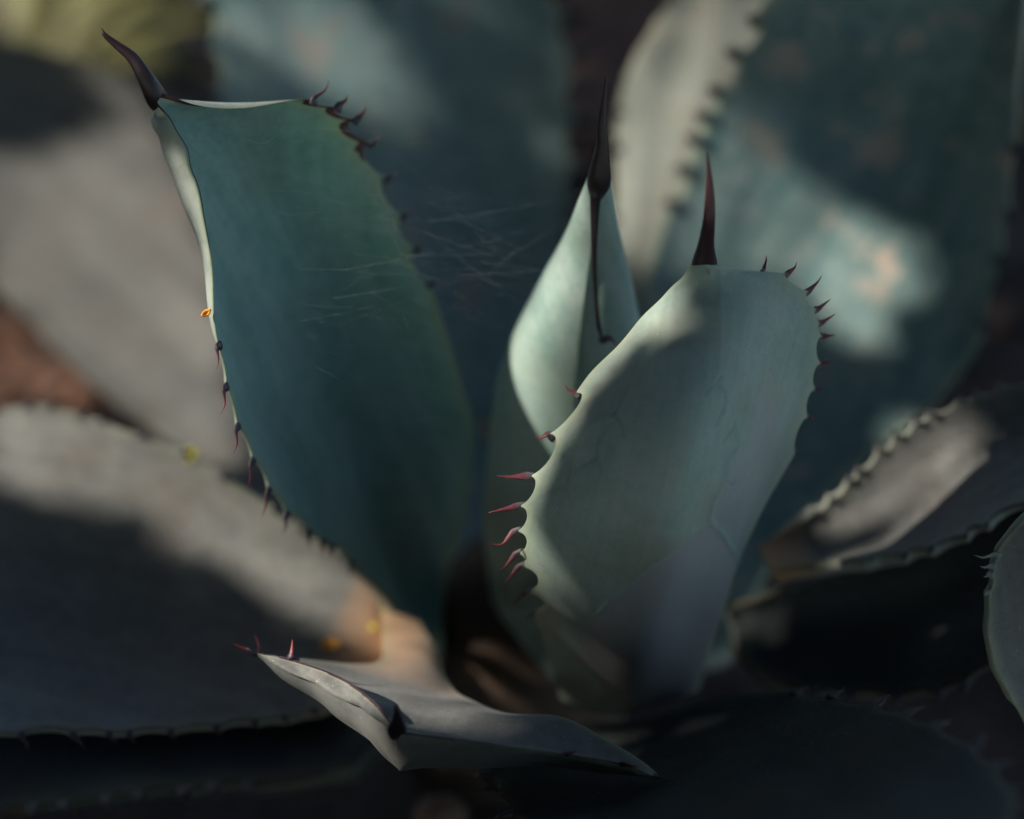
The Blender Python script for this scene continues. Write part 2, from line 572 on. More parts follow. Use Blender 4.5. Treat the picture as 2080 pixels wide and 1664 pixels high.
            L_ = np.linalg.norm(ax)
            perp = np.cross(ax, FWD); perp /= np.linalg.norm(perp) + 1e-9
            pts = [base - out * rad * 2.2 + back * rad * 0.7, base + ax * 0.03 + back * rad * 0.3, base + ax * 0.28 + back * rad * 0.1 + perp * bend * L_ * 0.4, base + ax * 0.62 + perp * bend * L_, tip]
            horn("tooth", pts, [rad * 1.5, rad * 1.25, rad * 0.8, rad * 0.42, rad * 0.05], tm, o, flat=0.5, flat_axis=back, seg=8, n=13)
    LEAVES[key] = dict(obj=o, surf=surf, ml=ml, mr=mr)
    return o


def mirror_pairs(*a):
    return list(a)


# ------------------------------------------------------------------ ground
def build_ground():
    n = 170
    xs = np.linspace(-1, 1, n); xs = np.sign(xs) * np.abs(xs) ** 1.9 * 3.0
    verts, faces = [], []
    for j, y in enumerate(xs):
        for i, x in enumerate(xs):
            z = 0.012 * mnoise.noise((x * 9, y * 9, 0.3)) + 0.006 * mnoise.noise((x * 33, y * 33, 2.3)) + 0.003 * mnoise.noise((x * 90, y * 90, 5.1))
            verts.append((x, y + 0.25, z - 0.012))
    for j in range(n - 1):
        for i in range(n - 1):
            faces.append((j * n + i, j * n + i + 1, (j + 1) * n + i + 1, (j + 1) * n + i))
    m, nt, b = new_mat("soil")
    obj = N(nt, "ShaderNodeTexCoord").outputs["Object"]
    n1 = noise_tex(nt, obj, 30, 6, 0.65)
    n2 = noise_tex(nt, obj, 140, 4, 0.6)
    c = mixc(nt, ramp(nt, n1, 0.3, 0.7), (0.014, 0.009, 0.006), (0.045, 0.023, 0.014))
    c = mixc(nt, mathn(nt, 'MULTIPLY', ramp(nt, n2, 0.5, 0.7), 0.6), c, (0.075, 0.04, 0.025))
    nt.links.new(c, b.inputs["Base Color"])
    b.inputs["Roughness"].default_value = 0.95
    bp = N(nt, "ShaderNodeBump"); bp.inputs["Distance"].default_value = 0.004
    nt.links.new(n2, bp.inputs["Height"]); nt.links.new(bp.outputs[0], b.inputs["Normal"])
    tag(link("ground", verts, faces, m), kind="structure")


build_ground()


def pebble_mesh(seed, r=1.0):
    bm = bmesh.new()
    bmesh.ops.create_icosphere(bm, subdivisions=2, radius=r)
    for v in bm.verts:
        k = 1 + 0.35 * mnoise.noise((v.co.x / r * 1.1 + seed * 3.7, v.co.y / r * 1.1, v.co.z / r * 1.1 + seed))
        v.co *= k
        v.co.z *= 0.7
    vs = [tuple(v.co) for v in bm.verts]
    fs = [tuple(v.index for v in f.verts) for f in bm.faces]
    bm.free()
    return vs, fs


def ground_hit(px, py):
    r = ray(px, py)
    d = (-0.004 - CAM[2]) / r[2]
    return CAM + r * d


M_GRAVEL = plain_mat("gravel_brown", (0.025, 0.014, 0.009), (0.15, 0.07, 0.038), 60, 0.9, bump=0.001)


def build_gravel():
    V, F = [], []
    protos = [pebble_mesh(k) for k in range(7)]
    spots = []
    for _ in range(900):
        px, py = random.uniform(-150, 620), random.uniform(450, 1000)
        spots.append((ground_hit(px, py), random.choice([0.003, 0.005, 0.007, 0.012])))
    for _ in range(350):
        px, py = random.uniform(1150, 1480), random.uniform(-60, 300)
        spots.append((ground_hit(px, py), random.choice([0.004, 0.008, 0.013])))
    for _ in range(500):
        a, rr = random.uniform(0, 6.28), random.uniform(0.2, 0.8)
        spots.append((np.array([math.cos(a) * rr, math.sin(a) * rr, -0.004]), random.choice([0.004, 0.008, 0.012])))
    for p, r in spots:
        vs, fs = random.choice(protos)
        an = random.uniform(0, 6.28); ca, sa = math.cos(an), math.sin(an)
        o = len(V)
        for (x, y, z) in vs:
            V.append((p[0] + r * (ca * x - sa * y), p[1] + r * (sa * x + ca * y), p[2] + r * z))
        F += [tuple(i + o for i in f) for f in fs]
    tag(link("gravel", V, F, M_GRAVEL), "loose brown gravel and soil crumbs around the agave", "gravel", kind="stuff")


build_gravel()

# ------------------------------------------------------------------ the agave
agave = bpy.data.objects.new("agave_plant", None)
agave.empty_display_size = 0.05
COL.objects.link(agave)
tag(agave, "blue-green agave rosette with red marginal teeth and dark terminal spines growing from brown soil", "agave")


def spine(key, pts, radii, mat, flat=0.8):
    o = LEAVES[key]["obj"]
    return horn("terminal_spine", [P(*a) for a in pts], radii, mat, o, flat=flat, seg=14, n=26)


# stem under the leaf bases
def build_stem():
    verts, faces = [], []
    prof = [(0.0, -0.03), (0.06, -0.02), (0.07, 0.02), (0.062, 0.05), (0.045, 0.075), (0.02, 0.09), (0.001, 0.095)]
    ns = 28
    c = np.array([0.005, 0.035, 0.0])
    for r, z in prof:
        for s in range(ns):
            a = 2 * math.pi * s / ns
            rr = 0.7 * r * (1 + 0.08 * math.sin(5 * a + z * 60))
            verts.append((c[0] + rr * math.cos(a), c[1] + rr * math.sin(a), z))
    for k in range(len(prof) - 1):
        for s in range(ns):
            faces.append((k * ns + s, k * ns + (s + 1) % ns, (k + 1) * ns + (s + 1) % ns, (k + 1) * ns + s))
    link("stem", verts, faces, plain_mat("stem_fibre", (0.025, 0.016, 0.011), (0.06, 0.036, 0.022), 80, 0.9, bump=0.001), agave)


build_stem()

# left leaf, inner face towards us
leaf("A", [
    ((838, 1330, 1.14), (860, 1345, 1.15), (900, 1340, 1.14)),
    ((792, 1228, 1.12), (845, 1200, 1.15), (905, 1200, 1.14)),
    ((692, 1132, 1.085), (790, 1040, 1.135), (945, 1040, 1.13)),
    ((580, 1048, 1.045), (725, 890, 1.12), (962, 890, 1.125)),
    ((508, 935, 1.02), (660, 760, 1.105), (940, 780, 1.112)),
    ((462, 810, 1.005), (590, 620, 1.085), (897, 640, 1.098)),
    ((441, 690, 1.0), (520, 490, 1.06), (845, 490, 1.078)),
    ((430, 545, 0.998), (455, 370, 1.035), (790, 360, 1.055)),
    ((408, 410, 0.997), (402, 300, 1.018), (730, 245, 1.03)),
    ((392, 345, 0.997), (378, 262, 1.012), (640, 203, 1.02)),
    ((372, 290, 0.998), (355, 232, 1.006), (500, 221, 1.008)),
    ((345, 240, 0.999), (338, 215, 1.002), (400, 212, 1.002)),
    ((318, 214, 1.0), (322, 204, 1.0), (332, 190, 1.0)),
], M_A, agave, thick=(0.012, 0.010, 0.007, 0.0035, 0.0045, 0.0085, 0.006), p=1.8, q=3.0, nu=56, nv=240, asym=0.88, keel=0.2,
    teeth_l=[(441, 705, 438, 755, -0.002, 0.05), (455, 790, 446, 843, -0.002, 0.1), (481, 872, 474, 922, -0.002, 0.08), (513, 942, 502, 998, -0.002, 0.05),
             (545, 1000, 532, 1050, -0.002, 0.02), (582, 1050, 569, 1087, 0, 0.15), (633, 1082, 631, 1112, 0, 0.0), (658, 1100, 657, 1128, 0, 0), (676, 1115, 678, 1138, 0, 0),
             (712, 1150, 710, 1172, 0, 0)],
    teeth_r=[(638, 203, 669, 163, 0, -0.12), (690, 209, 707, 187, 0, -0.12), (727, 243, 745, 214, 0, -0.05), (755, 292, 768, 272, 0.004, 0), (792, 362, 810, 345, 0.004, 0), (825, 440, 842, 425, 0.004), (850, 505, 868, 492, 0.004),
             (877, 575, 896, 565, 0.004)],
    tooth_mat=M_T_DARK, tooth_r=0.0012, horny_from=0.55, horny_w=0.03, scallop=0.2,
    label="broad teal leaf showing its concave inner face below a long hooked spine")
spine("A", [(338, 224, 1.012), (322, 205, 1.004), (297, 160, 0.999), (270, 118, 0.998), (238, 92, 0.997), (214, 72, 0.996), (206, 58, 0.996)],
      [0.0018, 0.0040, 0.0031, 0.0022, 0.0015, 0.0009, 0.0002], M_SP_DARK)

# front right leaf, outer face towards us
C_MARKS = dict(
    prints=[([(1445, 1062), (1425, 1075), (1405, 1085), (1390, 1098), (1370, 1115), (1345, 1135), (1320, 1150), (1300, 1165), (1280, 1185), (1245, 1215), (1215, 1245), (1190, 1280),
              (1160, 1340), (1300, 1480), (1440, 1420), (1500, 1200), (1505, 1140), (1488, 1120), (1478, 1098), (1462, 1082)], 6, 1.0),
            ([(1445, 1050), (1442, 1020), (1460, 995), (1478, 965), (1475, 940), (1490, 915), (1510, 900), (1530, 800), (1560, 780), (1590, 850), (1600, 900), (1560, 1010), (1520, 1110), (1500, 1125), (1470, 1075)], 12, 0.55)],
    lines=[([(1300, 720), (1285, 760), (1260, 820), (1247, 840)], 3, 0.35), ([(1247, 840), (1262, 862), (1267, 888)], 3, 0.9),
           ([(1240, 860), (1215, 900), (1210, 925), (1218, 945), (1219, 962)], 3, 0.7), ([(1215, 928), (1195, 940), (1170, 955)], 4, 0.7),
           ([(1160, 955), (1148, 990), (1115, 1000), (1100, 1012)], 4, 0.6), ([(1148, 990), (1158, 1010), (1160, 1030)], 3, 0.6), ([(1085, 1045), (1096, 1062), (1095, 1074)], 3, 0.6),
           ([(1467, 765), (1450, 785), (1432, 802)], 3, 0.8), ([(1460, 785), (1474, 800), (1472, 825), (1462, 850), (1455, 866)], 2.5, 1.0), ([(1490, 870), (1478, 890), (1470, 900)], 2.5, 1.0),
           ([(1490, 830), (1492, 860), (1495, 895), (1510, 905)], 3, 0.5), ([(1475, 975), (1485, 983), (1495, 982)], 3, 0.8), ([(1510, 895), (1480, 930), (1476, 970), (1448, 1020), (1442, 1055)], 3, 0.45)],
    ridges=[([(1463, 545), (1465, 640), (1463, 700), (1462, 760), (1440, 790)], 6, 0.00018),
            ([(1445, 1062), (1405, 1085), (1370, 1115), (1320, 1150), (1280, 1185), (1215, 1245)], 5, 0.00045), ([(1445, 1062), (1470, 1088), (1488, 1120), (1505, 1140)], 5, 0.00045), ([(1510, 895), (1480, 930), (1476, 970), (1448, 1020), (1442, 1055)], 5, 0.0004)])
leaf("C", [
    ((1140, 1420, 1.11), (1270, 1450, 1.085), (1420, 1400, 1.11)),
    ((1102, 1300, 1.065), (1305, 1320, 1.025), (1450, 1300, 1.085)),
    ((1066, 1200, 1.03), (1345, 1190, 0.992), (1490, 1190, 1.065)),
    ((1044, 1095, 1.008), (1380, 1070, 0.974), (1530, 1075, 1.05)),
    ((1058, 1000, 0.998), (1410, 950, 0.968), (1590, 960, 1.04)),
    ((1102, 900, 0.995), (1435, 830, 0.97), (1636, 860, 1.03)),
    ((1163, 805, 0.996), (1452, 730, 0.978), (1664, 755, 1.022)),
    ((1218, 740, 0.998), (1460, 655, 0.984), (1670, 668, 1.015)),
    ((1290, 660, 0.998), (1460, 600, 0.988), (1645, 595, 1.008)),
    ((1350, 600, 0.996), (1452, 566, 0.99), (1595, 553, 1.002)),
    ((1385, 562, 0.993), (1442, 548, 0.988), (1520, 546, 0.996)),
    ((1402, 540, 0.99), (1430, 538, 0.986), (1456, 538, 0.99)),
], M_C, agave, thick=(0.012, 0.010, 0.008, 0.006, 0.006, 0.005), p=1.55, q=4.0, nu=200, nv=300, marks=C_MARKS,
    teeth_l=[(1168, 797, 1147, 780, 0, 0.16, 0.8), (1103, 876, 1076, 882, 0, 0.2, 1.1), (1072, 968, 1012, 967, 0, 0.04, 1.2), (1050, 1030, 990, 1043, 0, 0.0, 1.1),
             (1043, 1082, 995, 1106, 0, 0.22, 1.0), (1044, 1125, 1005, 1163, 0, 0.06, 0.9), (1050, 1152, 1012, 1194, 0, 0.03, 0.9), (1070, 1205, 1046, 1229, 0, 0, 0.8), (1085, 1245, 1069, 1254, 0, 0, 0.7)],
    teeth_r=[(1551, 546, 1556, 516, 0, -0.08, 0.8), (1601, 556, 1619, 532, 0, -0.12, 0.85), (1642, 594, 1669, 560, 0, -0.05), (1662, 628, 1689, 606, 0, 0), (1668, 657, 1698, 637, 0, 0), (1671, 684, 1698, 681, 0, 0.0), (1664, 738, 1690, 735, 0, 0),
             (1658, 790, 1676, 790, 0, 0, 0.8), (1640, 848, 1655, 852, 0, 0, 0.8), (1608, 915, 1622, 925, 0, 0, 0.8)],
    tooth_mat=M_T_RED, tooth_r=0.00105, horny_from=2.0, scallop=0.30,
    label="grey-green leaf showing its outer face marked with bud prints")
spine("C", [(1433, 568, 1.000), (1431, 542, 0.993), (1434, 500, 0.984), (1440, 450, 0.976), (1442, 400, 0.973), (1440, 350, 0.97), (1437, 308, 0.968)],
      [0.0040, 0.0047, 0.0030, 0.0022, 0.0017, 0.0009, 0.0002], M_SP_RED, flat=0.9)


# central bud: a core spindle and the leaf still wrapped round it
def build_bud():
    prof = [(345, 1220, 20, 1.018), (400, 1213, 36, 1.028), (470, 1206, 57, 1.040), (560, 1194, 94, 1.055), (640, 1183, 124, 1.066), (710, 1175, 146, 1.076), (790, 1168, 163, 1.087),
            (900, 1165, 172, 1.102), (1050, 1157, 174, 1.122), (1200, 1150, 152, 1.140), (1370, 1150, 110, 1.165)]
    prof = np.array(prof, float)
    nv = 150
    t = np.linspace(0, 1, nv)
    q = crom(prof, t)                       # y, x, hw, d
    px_m = KW / W

    def shell(name, scale, th0, th1, ns, mat, lift, key, close, spiral=0.0):
        verts, mkv, lcv = [], [], []
        for k in range(nv):
            y, x, hw, d = q[k]
            c = P(x, y, d)
            r = hw * px_m * d * scale
            for s in range(ns):
                f = s / (ns - 1) if not close else s / ns
                th = th0 + (th1 - th0) * f
                rr = r + spiral * f
                dirv = math.cos(th) * RIGHT - math.sin(th) * (FWD * 0.95 + UP * 0.0)
                verts.append(c + rr * dirv)
                e = 0.0
                if not close:
                    ed = min(f, 1 - f) * (th1 - th0) * r
                    e = math.exp(-ed / 0.002) * 0.6
                    if ed < 0.0011 and f > 0.5 and t[k] < 0.60:
                        e = 1.0
                mkv.append((e, 0, 0, 0)); lcv.append((th * r, -t[k] * 0.2, 0))
        faces = []
        m = ns if close else ns - 1
        for k in range(nv - 1):
            for s in range(m):
                s2 = (s + 1) % ns
                faces.append((k * ns + s, k * ns + s2, (k + 1) * ns + s2, (k + 1) * ns + s))
        if close:
            faces.append(tuple(range(ns))[::-1]); faces.append(tuple((nv - 1) * ns + s for s in range(ns)))
        o = link(name, verts, faces, mat, agave)
        ca = o.data.attributes.new("mk", 'FLOAT_COLOR', 'POINT'); ca.data.foreach_set("color", np.array(mkv, np.float32).reshape(-1))
        la = o.data.attributes.new("lc", 'FLOAT_VECTOR', 'POINT'); la.data.foreach_set("vector", np.array(lcv, np.float32).reshape(-1))
        if not close:
            so = o.modifiers.new("thickness", 'SOLIDIFY'); so.thickness = 0.0022; so.offset = -1.0
        LEAVES[key] = dict(obj=o)
        return o
    core = shell("leaf", 0.93, 0, 2 * math.pi, 64, M_B, 0, "Bc", True)
    core["label"] = "furled green inner leaf of the bud"
    # wrapped leaf: free margin runs down the front (angle pi/2 faces the camera)
    wrap = shell("leaf", 1.0, math.radians(90), math.radians(90 + 215), 90, M_B, 0, "Bw", False)
    wrap["label"] = "pale leaf still wrapped round the bud"
    return wrap


build_bud()
spine("Bw", [(1212, 395, 1.020), (1217, 368, 1.014), (1220, 335, 1.010), (1224, 290, 1.006), (1223, 250, 1.003), (1227, 200, 1.0), (1232, 154, 0.997)],
      [0.0028, 0.0044, 0.0036, 0.0023, 0.0018, 0.0011, 0.0002], M_SP_DARK, flat=0.95)
# horny seam of the wrapped margin
seam = [(1211, 385, 1.017), (1208, 430, 1.022), (1207, 520, 1.029), (1210, 600, 1.036), (1216, 660, 1.041), (1226, 695, 1.045)]
horn("seam", [P(*a) for a in seam], [0.0024, 0.0017, 0.0010, 0.0008, 0.0008, 0.0003], M_SP_DARK, LEAVES["Bw"]["obj"], flat=0.8, seg=10, n=40)
horn("tooth", [P(1222, 692, 1.044), P(1238, 688, 1.040), P(1252, 700, 1.036)], [0.0014, 0.0012, 0.0002], M_T_BLACK, LEAVES["Bw"]["obj"], seg=7, n=8)

# low leaf pointing at the camera, seen along its upper face
leaf("D", [
    ((775, 1235, 1.125), (815, 1250, 1.122), (850, 1262, 1.12)),
    ((777, 1295, 1.095), (840, 1312, 1.09), (896, 1335, 1.09)),
    ((765, 1342, 1.065), (850, 1368, 1.055), (912, 1385, 1.058)),
    ((650, 1344, 1.04), (845, 1402, 1.03), (985, 1436, 1.03)),
    ((545, 1329, 1.027), (850, 1430, 1.006), (1175, 1468, 1.003)),
    ((505, 1322, 1.018), (835, 1454, 0.990), (1338, 1575, 0.985)),
    ((590, 1338, 1.007), (818, 1470, 0.984), (1250, 1548, 0.980)),
    ((690, 1375, 0.995), (810, 1480, 0.979), (1060, 1520, 0.976)),
    ((762, 1425, 0.983), (806, 1487, 0.976), (910, 1499, 0.975)),
    ((797, 1470, 0.976), (805, 1488, 0.974), (816, 1488, 0.974)),
], M_D, agave, thick=(0.012, 0.014, 0.020, 0.029, 0.034, 0.026), p=1.9, q=2.0, keel=1.0, tlim=2.6, tdir=(0.0, 0.35, -1.0), nu=60, nv=200, away=-UP,
    teeth_l=[(512, 1322, 474, 1306, 0, 0.02, 0.8), (530, 1328, 517, 1290, 0, -0.06, 0.9), (592, 1338, 594, 1298, 0, 0.0, 1.0)],
    teeth_r=[(1338, 1578, 1372, 1588, 0, 0.02, 0.6), (1265, 1548, 1300, 1556, -0.002, 0, 0.8), (1150, 1530, 1172, 1523, 0, 0, 0.8)],
    tooth_mat=M_T_DARK, tooth_r=0.0014, horny_from=0.5, horny_w=0.045, base_len=0.32, scallop=0.05,
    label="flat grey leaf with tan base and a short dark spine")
spine("D", [(806, 1496, 0.988), (806, 1482, 0.977), (808, 1464, 0.970), (806, 1446, 0.965), (802, 1432, 0.961)],
      [0.0026, 0.0034, 0.0021, 0.0011, 0.0003], M_SP_DARK)

# big leaf behind
leaf("E", [
    ((930, 1330, 1.17), (1000, 1330, 1.175), (1080, 1320, 1.18)),
    ((860, 1100, 1.205), (990, 1080, 1.215), (1100, 1080, 1.22)),
    ((700, 850, 1.225), (960, 800, 1.24), (1130, 800, 1.245)),
    ((560, 600, 1.235), (900, 560, 1.252), (1160, 560, 1.26)),
    ((455, 350, 1.237), (840, 330, 1.255), (1182, 330, 1.265)),
    ((414, 150, 1.234), (790, 120, 1.250), (1180, 130, 1.26)),
    ((408, 0, 1.23), (760, -40, 1.243), (1150, -40, 1.25)),
    ((470, -110, 1.225), (760, -130, 1.235), (1050, -130, 1.24)),
    ((650, -190, 1.22), (740, -200, 1.228), (840, -190, 1.23)),
    ((728, -225, 1.215), (740, -230, 1.22), (752, -225, 1.22)),
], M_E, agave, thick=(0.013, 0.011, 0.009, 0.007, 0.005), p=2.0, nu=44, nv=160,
    teeth_l=[(412, 200, 380, 190), (410, 95, 372, 78), (410, 10, 378, -10), (440, 300, 410, 300)], auto_r=(0.3, 0.85, 13),
    tooth_mat=M_T_BLACK, tooth_len=0.009, tooth_r=0.0022, horny_from=2.0, scallop=0.5, label="tall dark teal leaf behind with corky scars")

# right back leaf
leaf("G", [
    ((1330, 1300, 1.17), (1400, 1340, 1.17), (1480, 1300, 1.165)),
    ((1320, 1050, 1.19), (1430, 1080, 1.195), (1580, 1120, 1.18)),
    ((1300, 820, 1.20), (1500, 870, 1.21), (1720, 970, 1.19)),
    ((1308, 620, 1.205), (1580, 680, 1.215), (1880, 840, 1.19)),
    ((1345, 460, 1.20), (1670, 530, 1.21), (1990, 700, 1.185)),
    ((1395, 300, 1.19), (1760, 400, 1.20), (2045, 530, 1.175)),
    ((1450, 175, 1.18), (1840, 270, 1.19), (2066, 340, 1.165)),
    ((1535, 30, 1.17), (1920, 150, 1.175), (2066, 140, 1.155)),
    ((1660, -80, 1.16), (1990, 40, 1.165), (2075, 0, 1.15)),
    ((1860, -110, 1.15), (2040, -40, 1.155), (2085, -70, 1.145)),
    ((2080, -120, 1.14), (2090, -112, 1.14), (2098, -110, 1.14)),
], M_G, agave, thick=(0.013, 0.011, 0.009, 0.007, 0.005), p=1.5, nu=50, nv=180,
    teeth_l=[(1528, 42, 1515, 30), (1478, 102, 1462, 92), (1447, 185, 1432, 180), (1425, 238, 1412, 232), (1403, 282, 1390, 278), (1378, 345, 1366, 342), (1360, 415, 1348, 414)],
    teeth_r=[(2066, 300, 2080, 300), (2058, 440, 2076, 425), (2045, 530, 2070, 528), (2005, 660, 2020, 665)],
    tooth_mat=M_T_BLACK, tooth_r=0.0019, horny_from=2.0, scallop=0.25, label="broad teal leaf with tan corky patches")

leaf("F", [
    ((1180, 950, 1.20), (1300, 950, 1.21), (1450, 950, 1.22)),
    ((1225, 700, 1.215), (1350, 700, 1.222), (1600, 650, 1.235)),
    ((1246, 430, 1.22), (1420, 420, 1.227), (1700, 400, 1.24)),
    ((1252, 220, 1.22), (1480, 200, 1.228), (1750, 200, 1.24)),
    ((1305, 80, 1.217), (1540, 40, 1.223), (1800, 50, 1.235)),
    ((1405, -40, 1.213), (1600, -100, 1.218), (1800, -100, 1.225)),
    ((1600, -200, 1.21), (1680, -220, 1.213), (1750, -210, 1.215)),
], M_F, agave, thick=(0.012, 0.010, 0.007, 0.005), nu=36, nv=100, auto_l=(0.3, 0.9, 8), auto_r=(0.3, 0.9, 8), tooth_mat=M_T_BLACK, scallop=0.08, tooth_len=0.005, label="pale sunlit leaf behind the corky leaf")

leaf("H", [
    ((820, 1240, 1.18), (850, 1170, 1.195), (870, 1100, 1.19)),
    ((610, 1075, 1.21), (690, 920, 1.235), (790, 780, 1.23)),
    ((400, 945, 1.24), (520, 710, 1.27), (650, 490, 1.265)),
    ((225, 820, 1.26), (370, 550, 1.29), (510, 310, 1.29)),
    ((75, 680, 1.275), (210, 410, 1.30), (380, 190, 1.30)),
    ((-40, 555, 1.285), (60, 290, 1.305), (220, 140, 1.30)),
    ((-150, 390, 1.29), (-90, 190, 1.30), (40, 90, 1.295)),
    ((-240, 180, 1.29), (-200, 100, 1.295), (-130, 60, 1.29)),
    ((-265, 60, 1.29), (-260, 52, 1.29), (-252, 48, 1.29)),
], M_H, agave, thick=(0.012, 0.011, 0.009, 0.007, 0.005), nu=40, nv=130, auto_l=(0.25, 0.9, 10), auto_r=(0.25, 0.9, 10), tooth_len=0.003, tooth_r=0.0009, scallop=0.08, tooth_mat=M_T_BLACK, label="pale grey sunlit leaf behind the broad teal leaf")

leaf("I", [
    ((812, 1240, 1.135), (806, 1290, 1.125), (795, 1345, 1.11)),
    ((760, 1175, 1.125), (710, 1290, 1.115), (660, 1440, 1.08)),
    ((610, 1070, 1.12), (530, 1250, 1.12), (450, 1478, 1.06)),
    ((400, 932, 1.125), (330, 1190, 1.125), (240, 1492, 1.05)),
    ((200, 848, 1.135), (140, 1150, 1.125), (40, 1492, 1.045)),
    ((60, 818, 1.145), (-30, 1130, 1.125), (-140, 1475, 1.05)),
    ((-80, 850, 1.15), (-150, 1130, 1.125), (-240, 1420, 1.06)),
    ((-200, 980, 1.14), (-240, 1150, 1.12), (-270, 1290, 1.08)),
    ((-282, 1160, 1.115), (-285, 1165, 1.114), (-288, 1170, 1.113)),
], M_H, agave, thick=(0.012, 0.012, 0.010, 0.007, 0.005), nu=44, nv=150, auto_l=(0.12, 0.8, 14),
    teeth_r=[(345, 1485, 350, 1505), (262, 1490, 270, 1512), (222, 1492, 236, 1514), (150, 1492, 172, 1522), (40, 1492, 54, 1525), (440, 1478, 446, 1495), (520, 1470, 524, 1486), (580, 1462, 584, 1476), (640, 1448, 644, 1460)],
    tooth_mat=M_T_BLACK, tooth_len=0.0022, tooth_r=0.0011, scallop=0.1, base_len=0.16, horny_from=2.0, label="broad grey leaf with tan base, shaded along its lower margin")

leaf("J", [
    ((780, 1470, 1.12), (740, 1520, 1.12), (700, 1560, 1.11)),
    ((640, 1420, 1.14), (590, 1510, 1.14), (540, 1590, 1.10)),
    ((330, 1390, 1.15), (290, 1500, 1.145), (250, 1625, 1.09)),
    ((30, 1390, 1.14), (0, 1500, 1.13), (-30, 1650, 1.08)),
    ((-220, 1410, 1.12), (-240, 1500, 1.11), (-260, 1600, 1.08)),
    ((-400, 1480, 1.10), (-405, 1485, 1.10), (-410, 1490, 1.10)),
], M_SHADED, agave, thick=(0.010, 0.010, 0.008, 0.005), nu=32, nv=90, auto_l=(0.2, 0.8, 14), auto_r=(0.2, 0.8, 12), tooth_mat=M_T_BLACK, tooth_len=0.006, label="dim leaf lying low under the broad grey leaf")

leaf("K", [
    ((1540, 1110, 1.10), (1550, 1130, 1.095), (1565, 1155, 1.085)),
    ((1648, 1050, 1.09), (1670, 1090, 1.09), (1690, 1140, 1.07)),
    ((1740, 950, 1.085), (1790, 1050, 1.085), (1840, 1130, 1.055)),
    ((1850, 853, 1.08), (1910, 980, 1.08), (1970, 1085, 1.04)),
    ((2000, 790, 1.075), (2050, 900, 1.07), (2110, 1010, 1.03)),
    ((2160, 750, 1.07), (2210, 850, 1.06), (2260, 950, 1.025)),
    ((2320, 760, 1.055), (2340, 810, 1.045), (2360, 860, 1.03)),
    ((2400, 800, 1.035), (2402, 805, 1.035), (2404, 810, 1.035)),
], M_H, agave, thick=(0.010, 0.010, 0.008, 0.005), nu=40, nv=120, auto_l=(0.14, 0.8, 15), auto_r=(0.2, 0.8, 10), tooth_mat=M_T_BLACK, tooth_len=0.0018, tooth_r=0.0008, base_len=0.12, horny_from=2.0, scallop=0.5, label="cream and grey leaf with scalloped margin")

leaf("L", [
    ((1480, 1240, 1.12), (1490, 1270, 1.12), (1500, 1310, 1.11)),
    ((1580, 1208, 1.12), (1600, 1290, 1.12), (1620, 1400, 1.09)),
    ((1780, 1135, 1.11), (1830, 1260, 1.115), (1880, 1420, 1.07)),
    ((2000, 1015, 1.09), (2060, 1160, 1.09), (2120, 1300, 1.05)),
    ((2200, 930, 1.07), (2240, 1020, 1.06), (2280, 1120, 1.04)),
    ((2380, 930, 1.04), (2384, 936, 1.04), (2388, 942, 1.04)),
], M_SHADED, agave, thick=(0.010, 0.010, 0.008, 0.005), nu=36, nv=100, auto_l=(0.2, 0.8, 12), auto_r=(0.2, 0.8, 10), tooth_mat=M_T_BLACK, tooth_len=0.005, label="dark shaded leaf below the cream scalloped leaf")

leaf("M", [
    ((2150, 1640, 1.06), (2210, 1660, 1.05), (2280, 1640, 1.05)),
    ((2085, 1480, 1.02), (2190, 1490, 1.02), (2330, 1480, 1.02)),
    ((2042, 1395, 1.01), (2170, 1390, 1.015), (2340, 1380, 1.0)),
    ((2014, 1320, 1.005), (2150, 1300, 1.01), (2330, 1290, 0.99)),
    ((2006, 1240, 1.0), (2140, 1210, 1.005), (2310, 1190, 0.985)),
    ((2010, 1165, 0.998), (2130, 1130, 1.0), (2270, 1100, 0.98)),
    ((2040, 1100, 0.995), (2120, 1060, 0.99), (2210, 1030, 0.98)),
    ((2130, 1010, 0.985), (2140, 1005, 0.985), (2150, 1000, 0.985)),
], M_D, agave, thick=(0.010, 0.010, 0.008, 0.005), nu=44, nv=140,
    teeth_l=[(2012, 1168, 2000, 1172), (2016, 1150, 1992, 1150), (2024, 1128, 1980, 1128), (2006, 1205, 1998, 1210)], auto_r=(0.2, 0.8, 8), tooth_mat=M_F, tooth_len=0.004, tooth_r=0.0009, base_len=0.01, horny_from=2.0, label="grey leaf with marginal teeth coloured as sunlit")  # teeth take the pale leaf skin to imitate sunlight on them

leaf("O", [
    ((980, 1440, 1.11), (1200, 1470, 1.10), (1380, 1430, 1.12)),
    ((970, 1550, 1.05), (1330, 1520, 1.045), (1600, 1400, 1.05)),
    ((1050, 1690, 0.96), (1480, 1600, 0.955), (1840, 1440, 0.965)),
    ((1200, 1820, 0.89), (1660, 1690, 0.885), (2040, 1560, 0.90)),
    ((1450, 1920, 0.84), (1800, 1790, 0.835), (2060, 1720, 0.85)),
    ((1840, 1930, 0.80), (1855, 1920, 0.80), (1870, 1912, 0.80)),
], M_SHADED, agave, thick=(0.010, 0.010, 0.008, 0.005), nu=40, nv=100, away=-UP, auto_l=(0.2, 0.8, 10), auto_r=(0.2, 0.8, 10), tooth_mat=M_T_BLACK, tooth_len=0.006, label="deep shaded leaf spreading below the bud-printed leaf")

